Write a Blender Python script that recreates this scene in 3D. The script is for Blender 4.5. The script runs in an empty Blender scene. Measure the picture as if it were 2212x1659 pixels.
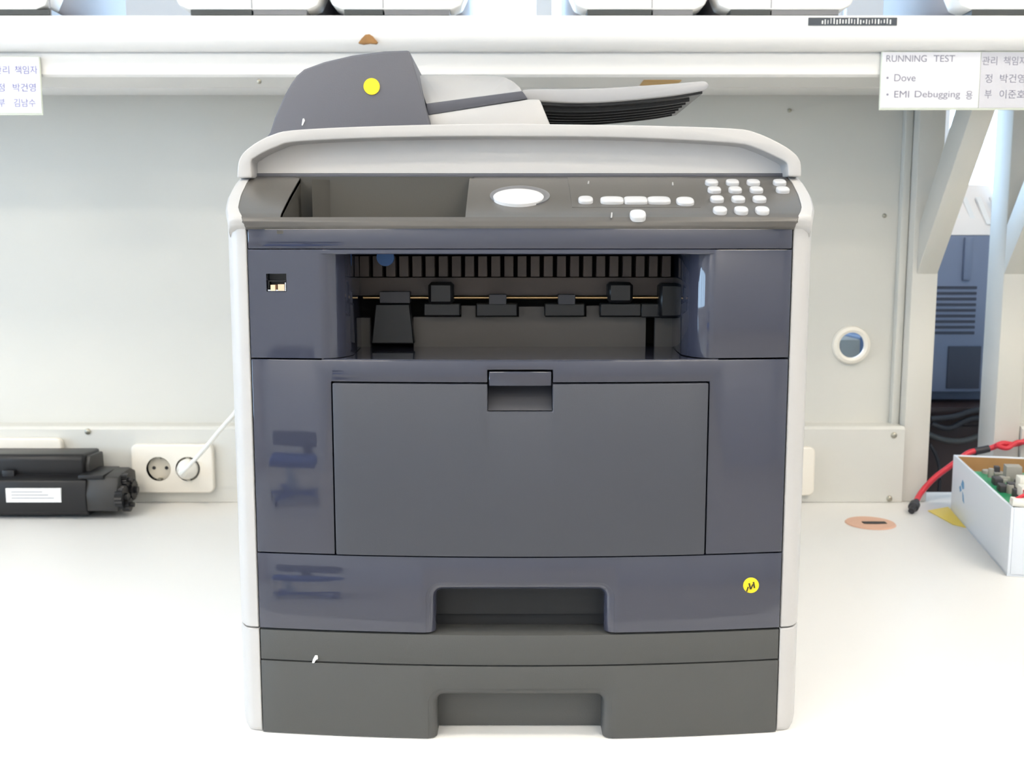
import bpy, bmesh, math, random
from mathutils import Vector, Matrix

random.seed(7)
scene = bpy.context.scene
COL = scene.collection

# ------------------------------------------------------------------ camera
IW, IH, FPX = 2212.0, 1659.0, 2250.0
PITCH = math.radians(7.4)
CAM = Vector((-0.006, -0.789, 0.383))
cam_data = bpy.data.cameras.new('camera')
cam_data.sensor_width = 36.0
cam_data.lens = FPX / IW * 36.0
cam_data.clip_start = 0.02
cam_data.dof.use_dof = True
cam_data.dof.focus_distance = 0.80
cam_data.dof.aperture_fstop = 15.0
cam = bpy.data.objects.new('camera', cam_data)
cam.location = CAM
cam.rotation_euler = (math.pi / 2 - PITCH, 0, 0)
COL.objects.link(cam)
scene.camera = cam

# ------------------------------------------------------------------ light and exposure
DAYLIGHT = 6.8          # sky seen through the windows
LAMP = 14.5             # fluorescent diffusers on the ceiling
scene.view_settings.view_transform = 'Standard'
scene.view_settings.look = 'None'
scene.view_settings.gamma = 1.0
scene.view_settings.use_curve_mapping = False
scene.view_settings.exposure = 0.58
scene.cycles.max_bounces = 7
scene.cycles.diffuse_bounces = 4
scene.cycles.glossy_bounces = 3
world = bpy.data.worlds.new('sky')
scene.world = world
world.use_nodes = True
bg = world.node_tree.nodes['Background']
bg.inputs[0].default_value = (0.52, 0.745, 1.0, 1)
bg.inputs[1].default_value = DAYLIGHT

FLOOR_Z, CEIL_Z = -0.74, 2.10
WX0, WX1, WY0, WY1 = -3.2, 3.2, -3.6, 2.4
WIN_LEFT = (-2.4, 0.45, 0.02, 1.15)        # y0 y1 z0 z1 in the left wall
WIN_BACK = ((-0.80, 0.98, 0.45, 1.35), (1.27, 2.75, 0.45, 1.35))   # x0 x1 z0 z1 in the back wall


def portal(name, loc, rot, sx, sy):
    l = bpy.data.lights.new(name, 'AREA')
    l.shape = 'RECTANGLE'
    l.size, l.size_y = sx, sy
    l.cycles.is_portal = True
    o = bpy.data.objects.new(name, l)
    o.location, o.rotation_euler = loc, rot
    COL.objects.link(o)


portal('window_portal', (WX0 - .02, (WIN_LEFT[0] + WIN_LEFT[1]) / 2, (WIN_LEFT[2] + WIN_LEFT[3]) / 2),
       (0, -math.pi / 2, 0), WIN_LEFT[3] - WIN_LEFT[2], WIN_LEFT[1] - WIN_LEFT[0])
for w in WIN_BACK:
    portal('window_portal', ((w[0] + w[1]) / 2, WY1 + .02, (w[2] + w[3]) / 2), (-math.pi / 2, 0, 0), w[1] - w[0], w[3] - w[2])

# ------------------------------------------------------------------ pixel -> world helpers
_fw = Vector((0, math.cos(PITCH), -math.sin(PITCH)))
_up = Vector((0, math.sin(PITCH), math.cos(PITCH)))


def ray(px, py):
    return Vector((1, 0, 0)) * ((px - IW / 2) / FPX) + _up * ((IH / 2 - py) / FPX) + _fw


def P(px, py, Y):
    d = ray(px, py)
    return CAM + d * ((Y - CAM.y) / d.y)


def Q(px, py, Z=0.0):
    d = ray(px, py)
    return CAM + d * ((Z - CAM.z) / d.z)


def XZ(px, py, Y):
    p = P(px, py, Y)
    return (p.x, p.z)


# ------------------------------------------------------------------ materials
def mat(name, col, rough=0.5, metal=0.0, spec=0.5, bump=0.0, bscale=400.0, var=0.0, vscale=6.0, emit=None, estr=0.0, coat=0.0, trans=0.0):
    m = bpy.data.materials.new(name)
    m.use_nodes = True
    nt = m.node_tree
    b = nt.nodes['Principled BSDF']
    b.inputs['Base Color'].default_value = (*col, 1)
    b.inputs['Roughness'].default_value = rough
    b.inputs['Metallic'].default_value = metal
    b.inputs['Specular IOR Level'].default_value = spec
    if coat:
        b.inputs['Coat Weight'].default_value = coat
        b.inputs['Coat Roughness'].default_value = 0.03
    if trans:
        b.inputs['Transmission Weight'].default_value = trans
    if emit:
        b.inputs['Emission Color'].default_value = (*emit, 1)
        b.inputs['Emission Strength'].default_value = estr
    tc = nt.nodes.new('ShaderNodeTexCoord')
    if var:
        n = nt.nodes.new('ShaderNodeTexNoise')
        n.inputs['Scale'].default_value = vscale
        n.inputs['Detail'].default_value = 4
        nt.links.new(tc.outputs['Object'], n.inputs['Vector'])
        mx = nt.nodes.new('ShaderNodeMix')
        mx.data_type = 'RGBA'
        mx.inputs['A'].default_value = (*[c * (1 - var) for c in col], 1)
        mx.inputs['B'].default_value = (*[min(1, c * (1 + var)) for c in col], 1)
        nt.links.new(n.outputs['Fac'], mx.inputs['Factor'])
        nt.links.new(mx.outputs['Result'], b.inputs['Base Color'])
    if bump:
        n = nt.nodes.new('ShaderNodeTexNoise')
        n.inputs['Scale'].default_value = bscale
        n.inputs['Detail'].default_value = 2
        nt.links.new(tc.outputs['Object'], n.inputs['Vector'])
        bp = nt.nodes.new('ShaderNodeBump')
        bp.inputs['Strength'].default_value = bump
        bp.inputs['Distance'].default_value = 0.0006
        nt.links.new(n.outputs['Fac'], bp.inputs['Height'])
        nt.links.new(bp.outputs['Normal'], b.inputs['Normal'])
    return m


M = {}
M['gloss_slate'] = mat('gloss_slate_plastic', (.043, .047, .072), .055, spec=.5, coat=.7)
M['satin_slate'] = mat('satin_slate_plastic', (.060, .064, .080), .40, bump=.12, bscale=900)
M['matte_char'] = mat('matte_charcoal_plastic', (.074, .075, .073), .55, bump=.18, bscale=900)
M['adf_slate'] = mat('textured_slate_plastic', (.125, .127, .148), .50, bump=.18, bscale=900)
M['adf_band'] = mat('smoke_grey_plastic', (.19, .19, .20), .35)
M['cover_grey'] = mat('feeder_cover_grey_plastic', (.44, .43, .42), .4)
M['tray_grey'] = mat('feeder_tray_grey_plastic', (.40, .40, .41), .3)
M['panel_grey'] = mat('control_panel_plastic', (.115, .107, .098), .28, bump=.05, bscale=1200)
M['pocket'] = mat('pocket_plastic', (.085, .080, .070), .55, bump=.1, bscale=900)
M['silver'] = mat('silver_plastic', (.54, .53, .52), .38, metal=.0, bump=.05, bscale=1200)
M['lid_grey'] = mat('light_grey_plastic', (.74, .72, .70), .45, bump=.08, bscale=900)
M['black'] = mat('black_plastic', (.012, .012, .013), .35)
M['black_matte'] = mat('black_matte_plastic', (.010, .010, .010), .8)
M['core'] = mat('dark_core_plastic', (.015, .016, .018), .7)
M['brass'] = mat('brass_shaft', (.60, .42, .22), .3, metal=1.0)
M['rib'] = mat('exit_rib_plastic', (.080, .060, .050), .5, var=.5, vscale=25)
M['exit_wall'] = mat('exit_wall_plastic', (.115, .104, .094), .5)
M['blue_roller'] = mat('blue_roller_rubber', (.05, .16, .45), .4)
M['button'] = mat('button_white_plastic', (.60, .60, .61), .25)
M['emblem'] = mat('emblem_polished', (.80, .80, .80), .22)
M['chrome'] = mat('bright_metal', (.80, .80, .82), .18, metal=1.0)
M['gold'] = mat('usb_contact', (.90, .66, .45), .35, metal=.2)
M['yellow'] = mat('yellow_sticker', (.95, .70, .02), .5)
M['ink'] = mat('dark_ink', (.05, .045, .01), .6)
M['white_scrap_glint'] = mat('white_scrap_and_glint', (.9, .9, .9), .5)
M['print_grey'] = mat('pale_panel_print', (.45, .45, .45), .6)
M['bench_top'] = mat('white_laminate', (.86, .845, .82), .42, var=.02, vscale=3)
M['steel_paint'] = mat('grey_painted_steel', (.63, .625, .585), .45, var=.015, vscale=4)
M['post_paint'] = mat('post_painted_steel', (.64, .625, .58), .42)
M['shelf_edge'] = mat('white_shelf_laminate', (.84, .83, .81), .38)
M['beam_paint'] = mat('beam_painted_steel', (.74, .73, .71), .45)
M['screw'] = mat('screw_steel', (.42, .40, .33), .35, metal=.9)
M['chip'] = mat('bare_chipboard', (.33, .17, .06), .8, var=.4, vscale=90)
M['tape'] = mat('brown_tape', (.55, .33, .10), .5)
M['label_black'] = mat('label_tape_black', (.05, .06, .075), .4)
M['label_white'] = mat('label_tape_white', (.85, .87, .85), .5)
M['socket'] = mat('cream_socket_plastic', (.82, .78, .70), .35)
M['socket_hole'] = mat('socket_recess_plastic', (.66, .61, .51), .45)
M['dark_hole'] = mat('dark_hole', (.03, .03, .03), .7)
M['cable_white'] = mat('white_cable', (.85, .83, .77), .45)
M['toner'] = mat('toner_black_plastic', (.009, .009, .0105), .42, spec=.4, bump=.1, bscale=600)
M['toner_grey'] = mat('toner_gear_plastic', (.030, .029, .028), .5)
M['toner_label'] = mat('toner_paper_label', (.75, .75, .75), .6)
M['label_line'] = mat('label_print', (.35, .35, .37), .7)
M['copper'] = mat('salmon_ring_plastic', (.72, .43, .30), .45)
M['card_white'] = mat('white_coated_board', (.76, .82, .91), .45)
M['card_brown'] = mat('brown_cardboard', (.42, .24, .10), .8, var=.15, vscale=30)
M['card_blue'] = mat('blue_box_print', (.12, .33, .58), .55)
M['card_teal'] = mat('faint_teal_print', (.45, .70, .66), .55)
M['pcb'] = mat('green_circuit_board', (.03, .33, .15), .35, var=.3, vscale=60)
M['ic'] = mat('dark_component', (.06, .06, .07), .5)
M['can'] = mat('grey_component', (.36, .35, .32), .45)
M['connector'] = mat('white_connector', (.86, .86, .80), .4)
M['red'] = mat('red_wire', (.62, .03, .05), .4)
M['sleeve'] = mat('dark_sleeve', (.022, .022, .028), .5)
M['yellow_paper'] = mat('yellow_paper', (.86, .66, .12), .6)
M['sign_white'] = mat('white_sign_card', (.74, .74, .78), .35)
M['sign_grey'] = mat('pale_grey_sign_card', (.58, .58, .62), .35)
M['sign_edge'] = mat('clear_acrylic_edge', (.72, .76, .66), .2)
M['text_grey'] = mat('faded_grey_print', (.24, .24, .31), .6)
M['text_blue'] = mat('faded_blue_print', (.20, .20, .46), .6)
M['device'] = mat('white_printer_plastic', (.82, .82, .80), .4)
M['device_shaded'] = mat('shaded_printer_plastic', (.36, .36, .40), .5)  # white plastic with the shade on the printer sides painted in
M['device_dark'] = mat('printer_base_dark', (.05, .055, .055), .5)
M['crt'] = mat('crt_shaded_plastic', (.17, .20, .29), .5)  # beige shell seen backlit; its blue-grey shade is put into the colour
M['crt_top'] = mat('crt_beige_plastic', (.78, .72, .68), .5)
M['crt_dark'] = mat('crt_slot_dark', (.04, .045, .07), .6)
M['cab_brown'] = mat('dark_brown_cabinet', (.035, .016, .014), .5)
M['tower'] = mat('tower_grey_case', (.36, .36, .34), .5)
M['tower_blue'] = mat('tower_blue_side', (.13, .20, .36), .5)
M['wall'] = mat('painted_wall', (.74, .74, .75), .8, var=.02, vscale=2)
M['ceiling'] = mat('ceiling_board', (.80, .80, .79), .9)
M['floor'] = mat('grey_vinyl_floor', (.58, .56, .52), .5, var=.08, vscale=3)
M['win_frame'] = mat('white_window_frame', (.8, .8, .8), .5)
M['lamp_on'] = mat('lit_diffuser', (.9, .9, .9), .5, emit=(1.0, .90, .755), estr=LAMP)
M['lamp_body'] = mat('luminaire_body', (.8, .8, .8), .4)
M['chair_blue'] = mat('blue_chair_fabric', (.02, .09, .36), .85, bump=.3, bscale=300)
M['chair_grey'] = mat('grey_chair_fabric', (.16, .17, .20), .85, bump=.3, bscale=300)
M['chair_metal'] = mat('chair_pale_metal', (.45, .55, .70), .3, metal=.8)
M['chair_frame'] = mat('chair_black_frame', (.03, .03, .035), .5)


def glass_mat():
    m = bpy.data.materials.new('window_glass')
    m.use_nodes = True
    nt = m.node_tree
    nt.nodes.remove(nt.nodes['Principled BSDF'])
    out = nt.nodes['Material Output']
    tr = nt.nodes.new('ShaderNodeBsdfTransparent')
    gl = nt.nodes.new('ShaderNodeBsdfGlossy')
    gl.inputs['Roughness'].default_value = .02
    mx = nt.nodes.new('ShaderNodeMixShader')
    mx.inputs[0].default_value = .06
    nt.links.new(tr.outputs[0], mx.inputs[1])
    nt.links.new(gl.outputs[0], mx.inputs[2])
    nt.links.new(mx.outputs[0], out.inputs['Surface'])
    return m


M['glass'] = glass_mat()


# ------------------------------------------------------------------ mesh helpers
def finish(o, bevel=0.0, seg=2, ang=32):
    me = o.data
    bm = bmesh.new()
    bm.from_mesh(me)
    bmesh.ops.remove_doubles(bm, verts=bm.verts, dist=1e-6)
    bmesh.ops.recalc_face_normals(bm, faces=bm.faces)
    if bevel:
        es = [e for e in bm.edges if len(e.link_faces) == 2 and e.calc_face_angle(0) > math.radians(ang)]
        if es:
            bmesh.ops.bevel(bm, geom=es, offset=bevel, segments=seg, affect='EDGES', profile=.5, clamp_overlap=True)
    bm.to_mesh(me)
    bm.free()
    me.shade_smooth()
    me.set_sharp_from_angle(angle=math.radians(38))
    return o


def mk(name, verts, faces, m, parent=None, bevel=0.0, seg=2, T=None, raw=False):
    me = bpy.data.meshes.new(name)
    vs = [Vector(v) for v in verts]
    if T is not None:
        vs = [T @ v for v in vs]
    me.from_pydata(vs, [], faces)
    me.update()
    if m:
        me.materials.append(M[m])
    o = bpy.data.objects.new(name, me)
    COL.objects.link(o)
    if parent:
        attach(o, parent)
    if not raw:
        finish(o, bevel, seg)
    return o


def attach(o, parent):
    o.parent = parent
    mw = parent.matrix_basis
    if parent.parent:
        mw = parent.parent.matrix_basis @ parent.matrix_parent_inverse @ mw
    o.matrix_parent_inverse = mw.inverted()


def thing(name, label, cat, loc=(0, 0, 0), group=None):
    e = bpy.data.objects.new(name, None)
    e.empty_display_size = .05
    e.location = loc
    COL.objects.link(e)
    return tag(e, label, cat, group)


def tag(o, label, cat, group=None):
    o['label'] = label
    o['category'] = cat
    if group:
        o['group'] = group
    return o


def struct(o):
    o['kind'] = 'structure'
    return o


def box_vf(x0, x1, y0, y1, z0, z1):
    v = [(x0, y0, z0), (x1, y0, z0), (x1, y1, z0), (x0, y1, z0), (x0, y0, z1), (x1, y0, z1), (x1, y1, z1), (x0, y1, z1)]
    f = [(0, 3, 2, 1), (4, 5, 6, 7), (0, 1, 5, 4), (1, 2, 6, 5), (2, 3, 7, 6), (3, 0, 4, 7)]
    return v, f


def box(name, x0, x1, y0, y1, z0, z1, m, parent=None, bevel=0.0, seg=2, T=None):
    v, f = box_vf(min(x0, x1), max(x0, x1), y0, y1, min(z0, z1), max(z0, z1))
    return mk(name, v, f, m, parent, bevel, seg, T)


def boxes(name, lst, m, parent=None, bevel=0.0, T=None):
    V, F = [], []
    for b in lst:
        v, f = box_vf(*b)
        k = len(V)
        V += v
        F += [tuple(i + k for i in q) for q in f]
    return mk(name, V, F, m, parent, bevel, 1, T)


def prism_vf(poly, a, b, axis):
    n = len(poly)
    V = []
    for c in (a, b):
        for p in poly:
            V.append((p[0], c, p[1]) if axis == 'y' else ((p[0], p[1], c) if axis == 'z' else (c, p[0], p[1])))
    F = [tuple(range(n)), tuple(range(2 * n - 1, n - 1, -1))]
    F += [(i, (i + 1) % n, n + (i + 1) % n, n + i) for i in range(n)]
    return V, F


def prism(name, poly, a, b, axis, m, parent=None, bevel=0.0, seg=2, raw=False, T=None):
    V, F = prism_vf(poly, a, b, axis)
    return mk(name, V, F, m, parent, bevel, seg, T, raw)


def loft_vf(rings, closed=True, caps=True):
    n = len(rings[0])
    V = [p for r in rings for p in r]
    F = []
    for k in range(len(rings) - 1):
        for i in range(n if closed else n - 1):
            j = (i + 1) % n
            F.append((k * n + i, k * n + j, (k + 1) * n + j, (k + 1) * n + i))
    if caps:
        F.append(tuple(range(n)))
        F.append(tuple(range(len(V) - 1, len(V) - n - 1, -1)))
    return V, F


def spline(pts, n=8):
    pts = [Vector(p) for p in pts]
    out = []
    for i in range(len(pts) - 1):
        p0, p1, p2, p3 = pts[max(i - 1, 0)], pts[i], pts[i + 1], pts[min(i + 2, len(pts) - 1)]
        for k in range(n):
            t = k / n
            out.append(.5 * ((2 * p1) + (p2 - p0) * t + (2 * p0 - 5 * p1 + 4 * p2 - p3) * t * t + (3 * p1 - p0 - 3 * p2 + p3) * t ** 3))
    out.append(pts[-1])
    return out


def tube(name, pts, r, m, parent=None, n=10, sm=8):
    pts = spline(pts, sm) if sm else [Vector(p) for p in pts]
    rings = []
    up = Vector((0, 0, 1))
    for i, p in enumerate(pts):
        d = (pts[min(i + 1, len(pts) - 1)] - pts[max(i - 1, 0)]).normalized()
        a = d.cross(up)
        if a.length < 1e-3:
            a = d.cross(Vector((1, 0, 0)))
        a.normalize()
        b = a.cross(d)
        rings.append([p + (a * math.cos(2 * math.pi * k / n) + b * math.sin(2 * math.pi * k / n)) * r for k in range(n)])
    V, F = loft_vf(rings)
    return mk(name, V, F, m, parent)


def lathe_vf(prof, T=None, n=28, ry=1.0, caps=True):
    # prof: (radius, height) about local z
    rings = [[Vector((r * math.cos(2 * math.pi * k / n), ry * r * math.sin(2 * math.pi * k / n), h)) for k in range(n)] for r, h in prof]
    V, F = loft_vf(rings, True, caps)
    if T is not None:
        V = [T @ v for v in V]
    return V, F


def lathe(name, prof, m, parent=None, T=None, n=28, ry=1.0, caps=True):
    V, F = lathe_vf(prof, T, n, ry, caps)
    return mk(name, V, F, m, parent)


def cut(o, *cutters):
    for c in cutters:
        md = o.modifiers.new('cut', 'BOOLEAN')
        md.operation = 'DIFFERENCE'
        md.solver = 'EXACT'
        md.object = c
        bpy.context.view_layer.update()
        dg = bpy.context.evaluated_depsgraph_get()
        me = bpy.data.meshes.new_from_object(o.evaluated_get(dg))
        o.modifiers.clear()
        old = o.data
        me.name = o.name
        o.data = me
        bpy.data.meshes.remove(old)
    for c in cutters:
        me = c.data
        bpy.data.objects.remove(c)
        bpy.data.meshes.remove(me)
    return o


def text_on(name, s, x0, x1, zb, h, y, m, parent, depth=.0002):
    """flat lettering facing -Y: left x0, right x1, baseline zb, glyph height h"""
    cu = bpy.data.curves.new(name, 'FONT')
    cu.body = s
    cu.size = 1.0
    t = bpy.data.objects.new(name, cu)
    COL.objects.link(t)
    bpy.context.view_layer.update()
    me = bpy.data.meshes.new_from_object(t.evaluated_get(bpy.context.evaluated_depsgraph_get()))
    bpy.data.objects.remove(t)
    vs = me.vertices
    if not len(vs):
        return None
    ax, bx = min(v.co.x for v in vs), max(v.co.x for v in vs)
    ay, by = min(v.co.y for v in vs), max(v.co.y for v in vs)
    for v in vs:
        v.co = Vector((x0 + (v.co.x - ax) / (bx - ax) * (x1 - x0), y - depth, zb + (v.co.y - ay) / (by - ay) * h))
    me.materials.clear()
    me.materials.append(M[m])
    o = bpy.data.objects.new(name, me)
    COL.objects.link(o)
    attach(o, parent)
    return o


def rotx(a, loc):
    return Matrix.Translation(loc) @ Matrix.Rotation(a, 4, 'X')


def face_minus_y(loc):      # local z -> world -y, local x -> x
    return Matrix.Translation(loc) @ Matrix.Rotation(math.pi / 2, 4, 'X')


# ================================================================== the room
struct(box('floor', WX0, WX1, WY0, WY1, FLOOR_Z - .1, FLOOR_Z, 'floor'))
struct(box('ceiling', WX0, WX1, WY0, WY1, CEIL_Z, CEIL_Z + .1, 'ceiling'))
struct(box('wall_right', WX1, WX1 + .15, WY0, WY1, FLOOR_Z, CEIL_Z, 'wall'))
struct(box('wall_front', WX0, WX1, WY0 - .15, WY0, FLOOR_Z, CEIL_Z, 'wall'))
y0, y1, z0, z1 = WIN_LEFT
struct(boxes('wall_left', [(WX0 - .15, WX0, WY0, y0, FLOOR_Z, CEIL_Z), (WX0 - .15, WX0, y1, WY1, FLOOR_Z, CEIL_Z),
                           (WX0 - .15, WX0, y0, y1, FLOOR_Z, z0), (WX0 - .15, WX0, y0, y1, z1, CEIL_Z)], 'wall'))
wl = []
xs = [WX0] + [v for w in WIN_BACK for v in w[:2]] + [WX1]
for i in range(0, len(xs), 2):
    wl.append((xs[i], xs[i + 1], WY1, WY1 + .15, FLOOR_Z, CEIL_Z))
for w in WIN_BACK:
    wl += [(w[0], w[1], WY1, WY1 + .15, FLOOR_Z, w[2]), (w[0], w[1], WY1, WY1 + .15, w[3], CEIL_Z)]
struct(boxes('wall_back', wl, 'wall'))


def window(name, T, w, h, npane):
    root = bpy.data.objects.new(name, None)
    COL.objects.link(root)
    struct(root)
    fr = [(0, w, 0, .06, 0, .05), (0, w, 0, .06, h - .05, h)]
    for i in range(npane + 1):
        xc = i * (w - .05) / npane
        fr.append((xc, xc + .05, 0, .06, 0, h))
    boxes('window_frame', fr, 'win_frame', root, T=T)
    for i in range(npane):
        xa = i * (w - .05) / npane + .05
        xb = (i + 1) * (w - .05) / npane
        box('pane', xa, xb, .025, .031, .05, h - .05, 'glass', root, T=T)


window('window_1', Matrix.Translation((WX0 - .05, y0, z0)) @ Matrix.Rotation(math.pi / 2, 4, 'Z'), y1 - y0, z1 - z0, 4)
for i, w in enumerate(WIN_BACK):
    window('window_%d' % (i + 2), Matrix.Translation((w[0], WY1 + .04, w[2])), w[1] - w[0], w[3] - w[2], 2)

LAMPS = [(-1.5, -3.05, 'ceiling light in the left row furthest behind the viewer'), (1.3, -3.05, 'ceiling light in the right row furthest behind the viewer'),
         (-1.5, -1.75, 'ceiling light in the middle of the left row'), (1.3, -1.75, 'ceiling light in the middle of the right row'),
         (-1.5, -.45, 'ceiling light over the left end of the workbench'), (1.3, -.45, 'ceiling light over the right end of the workbench')]
for x, y, lab in LAMPS:
    t = thing('ceiling_light', 'long white fluorescent ' + lab, 'ceiling light', (x, y, CEIL_Z), 'ceiling lights')
    box('housing', x - .62, x + .62, y - .17, y + .17, CEIL_Z - .05, CEIL_Z, 'lamp_body', t, .004)
    box('diffuser', x - .58, x + .58, y - .14, y + .14, CEIL_Z - .062, CEIL_Z - .05, 'lamp_on', t)

# ================================================================== workbench
YPOST, YPAN, YRAIL = .765, .80, .76
bench = thing('workbench', 'long white workbench with grey back panel and overhead shelf', 'workbench', (0, .3, FLOOR_Z))
BX0, BX1 = -1.75, 1.95
box('worktop', BX0, BX1, -.14, .832, -.032, 0, 'bench_top', bench, .004)
for x in (BX0 + .08, .62, BX1 - .08):
    for y in (.02, .74):
        box('leg', x - .025, x + .025, y - .025, y + .025, FLOOR_Z, -.032, 'post_paint', bench, .003)
xp0 = P(1965, 700, YPOST).x
xp1 = P(2021, 700, YPOST).x
xq0 = P(2162, 700, YPOST).x
xq1 = xq0 + (xp1 - xp0)
for a, b in ((xp0, xp1), (xq0, xq1)):
    box('post', a, b, YPOST, YPOST + .055, 0, .626, 'post_paint', bench, .002)
# back panel with its round cable hole
hc = P(1838, 745, YPAN)
hr = .0225
pan = box('back_panel', BX0, xp0 - .0005, YPAN, YPAN + .004, 0, .626, 'steel_paint', bench)
V, F = lathe_vf([(hr, -.02), (hr, .02)], face_minus_y((hc.x, YPAN, hc.z)), 40)
finish(cut(pan, mk('cutter', V, F, None)))
box('back_panel', xq1 + .0005, BX1, YPAN, YPAN + .004, 0, .626, 'steel_paint', bench)
box('panel_stile', xp0 - .012, xp0 - .001, YPAN - .014, YPAN, 0.10, .626, 'steel_paint', bench, .001)
lathe('cable_hole_ring', [(hr - .003, .0), (hr - .003, .006), (hr + .001, .008), (hr + .0055, .006), (hr + .007, 0), (hr - .003, 0)], 'socket', bench,
      face_minus_y((hc.x, YPAN, hc.z)), 40, 1.0, False)
zrail = P(1106, 922, YRAIL).z
for a, b in ((BX0, xp0 - .0008), (xq1 + .0008, BX1)):
    prism('socket_rail', [(YRAIL, 0.0005), (YRAIL, zrail - .004), (YRAIL + .004, zrail), (YPAN, zrail), (YPAN, 0.0005)], a, b, 'x', 'steel_paint', bench)


def screw(px, py, Y, r=.0045, par=bench):
    p = P(px, py, Y)
    s = lathe('screw', [(r, 0), (r, .0012), (r * .8, .0026), (r * .35, .0034), (.0002, .0034)], 'screw', par, face_minus_y(p), 16)
    return s


for px, py in ((190, 932), (1931, 940), (1921, 1077)):
    screw(px, py, YRAIL)
for px, py in ((1910, 466), (1705, 239)):
    screw(px, py, YPAN, .003)
# shelf, beam and struts
SH0, SH1 = .626, .667
prof = [(.86, SH0), (.550, SH0)] + [(.550 - .020 * math.sin(k / 6 * math.pi / 2), SH0 + .020 - .020 * math.cos(k / 6 * math.pi / 2)) for k in range(1, 7)]
prof += [(.530, SH1 - .008), (.5308, SH1 - .004), (.5335, SH1 - .001), (.538, SH1), (.86, SH1)]
prism('shelf_board', prof, BX0, BX1, 'x', 'shelf_edge', bench)
ZB0 = .596
prism('shelf_beam', [(.553, SH0), (.551, SH0 - .002), (.551, ZB0 + .003), (.554, ZB0), (.637, ZB0), (.64, ZB0 + .003), (.64, SH0)], BX0, BX1, 'x', 'beam_paint', bench)
box('rear_beam', BX0, BX1, .70, .765, SH0 - .022, SH0, 'beam_paint', bench, .002)
screw(560, 176, .551, .003)
for xa in (P(1980, 592, YPOST).x, P(2167, 612, YPOST).x):
    prism('strut', [(.7652, .345), (.7652, .418), (.640, .596), (.580, .596)], xa, xa + .031, 'x', 'post_paint', bench, .0015)
p = P(795, 86, .5312)
ch = [(-.012, -.004), (-.008, .001), (-.003, .006), (.002, .0065), (.006, .004), (.012, -.003), (.010, -.0048), (.002, -.0042), (-.006, -.0052)]
c = prism('edge_chip', [(p.x + a, p.z + b) for a, b in ch], .5296, .5420, 'y', 'chip', bench, .0005)
c['label'] = 'brown chipped spot baring the board'
a, b = P(1385, 186, .60), P(1470, 180, .60)
c = box('tape_strip', P(1385, 186, .6).x, P(1465, 186, .6).x, .575, .615, ZB0 - .0012, ZB0 + .0005, 'tape', bench)
c['label'] = 'short strip of brown tape under the beam'
# black label tape on the shelf edge
a, b = P(1746, 55, .5295), P(1938, 38, .5295)
lab = box('shelf_label', a.x, b.x, .5290, .5304, a.z, b.z, 'label_black', bench)
lab['label'] = 'black label tape with white marks on shelf edge'
w_, h_ = b.x - a.x, b.z - a.z
mk_l = []
for i in range(24):
    x = a.x + w_ * (.15 + .80 * i / 24)
    t = random.choice((.25, .4, .3, .2))
    mk_l.append((x, x + w_ * random.uniform(.006, .016), .52885, .5291, a.z + h_ * random.uniform(.12, .3), a.z + h_ * random.uniform(.6, .92)))
boxes('white_marks', mk_l, 'label_white', lab)

# ================================================================== multifunction printer
pr = thing('multifunction_printer', 'large dark slate office printer with silver sides and document feeder on top', 'printer', (0, .2, 0))
HW = .2045


def yb(x):
    return -.0135 * (1 - (x / .205) ** 2)


def zfr(py, px=537):
    return P(px, py, 0).z


zT = zfr(492)
zLine = zfr(539)
zA = zfr(774)
zBm = zfr(1193)
zC = zfr(1357)
zD = zfr(1425)


def slab_poly(x0, x1, off=0.0, back=.014, n=26):
    pts = [(x0 + (x1 - x0) * i / n, yb(x0 + (x1 - x0) * i / n) + off) for i in range(n + 1)]
    return pts + [(x1, back), (x0, back)]


def fx(px, py):          # x on the curved front
    x = 0
    for _ in range(4):
        x = P(px, py, yb(x)).x
    return x


def fz(px, py):
    x = fx(px, py)
    return P(px, py, yb(x)).z


# --- silver side panels
for s in (-1, 1):
    plan = [(.2055, yb(.2055) + .0005), (.2120, .0012), (.2165, .0035), (.2200, .0085), (.2228, .0150), (.2240, .024), (.2240, .43), (.2055, .43)]
    plan = [(s * x, y) for x, y in plan]
    sp = prism('side_panel', plan, zC + .0006, zT + .002, 'z', 'silver', pr, .0008, 1)
    sp['label'] = 'silver plastic side panel'
    # lower tray unit cheek, chamfered at the foot
    rings = []
    for z, k in ((.0005, .0065), (.004, .0035), (.008, .0010), (.012, 0), (zC - .0006, 0)):
        rings.append([Vector((s * min(x, .2240 - k if x > .213 else x), y + (k * .3 if y < .02 else 0), z)) for x, y in
                      [(.2055, .0005), (.2120, .0012), (.2165, .0035), (.2200, .0085), (.2228, .0150), (.2240, .024), (.2240, .43), (.2055, .43)]])
    V, F = loft_vf(rings)
    sp = mk('tray_unit_side', V, F, 'silver', pr, .0006, 1)
    sp['label'] = 'silver plastic side panel of the lower tray unit'
box('rear_housing', -.2055, .2055, .20, .42, zA, .437, 'lid_grey', pr, .001)
box('inner_core', -.2054, .2054, .0125, .42, .004, zA - .0012, 'core', pr)

# --- control panel
PROF = [(-.0128, .3970), (-.0140, .3995), (-.0128, .4032), (-.0095, .4062), (-.004, .4092), (.006, .4135), (.030, .4236), (.055, .4335), (.070, .4390), (.078, .4415)]


def prof_at(t):
    u = t * (len(PROF) - 1)
    i = min(int(u), len(PROF) - 2)
    f = u - i
    return (PROF[i][0] * (1 - f) + PROF[i + 1][0] * f, PROF[i][1] * (1 - f) + PROF[i + 1][1] * f)


def S(x, t):
    y, z = prof_at(t)
    return Vector((x, y + (yb(max(-.205, min(.205, x))) + .0135) * (1 - t) ** 2, z))


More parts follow.
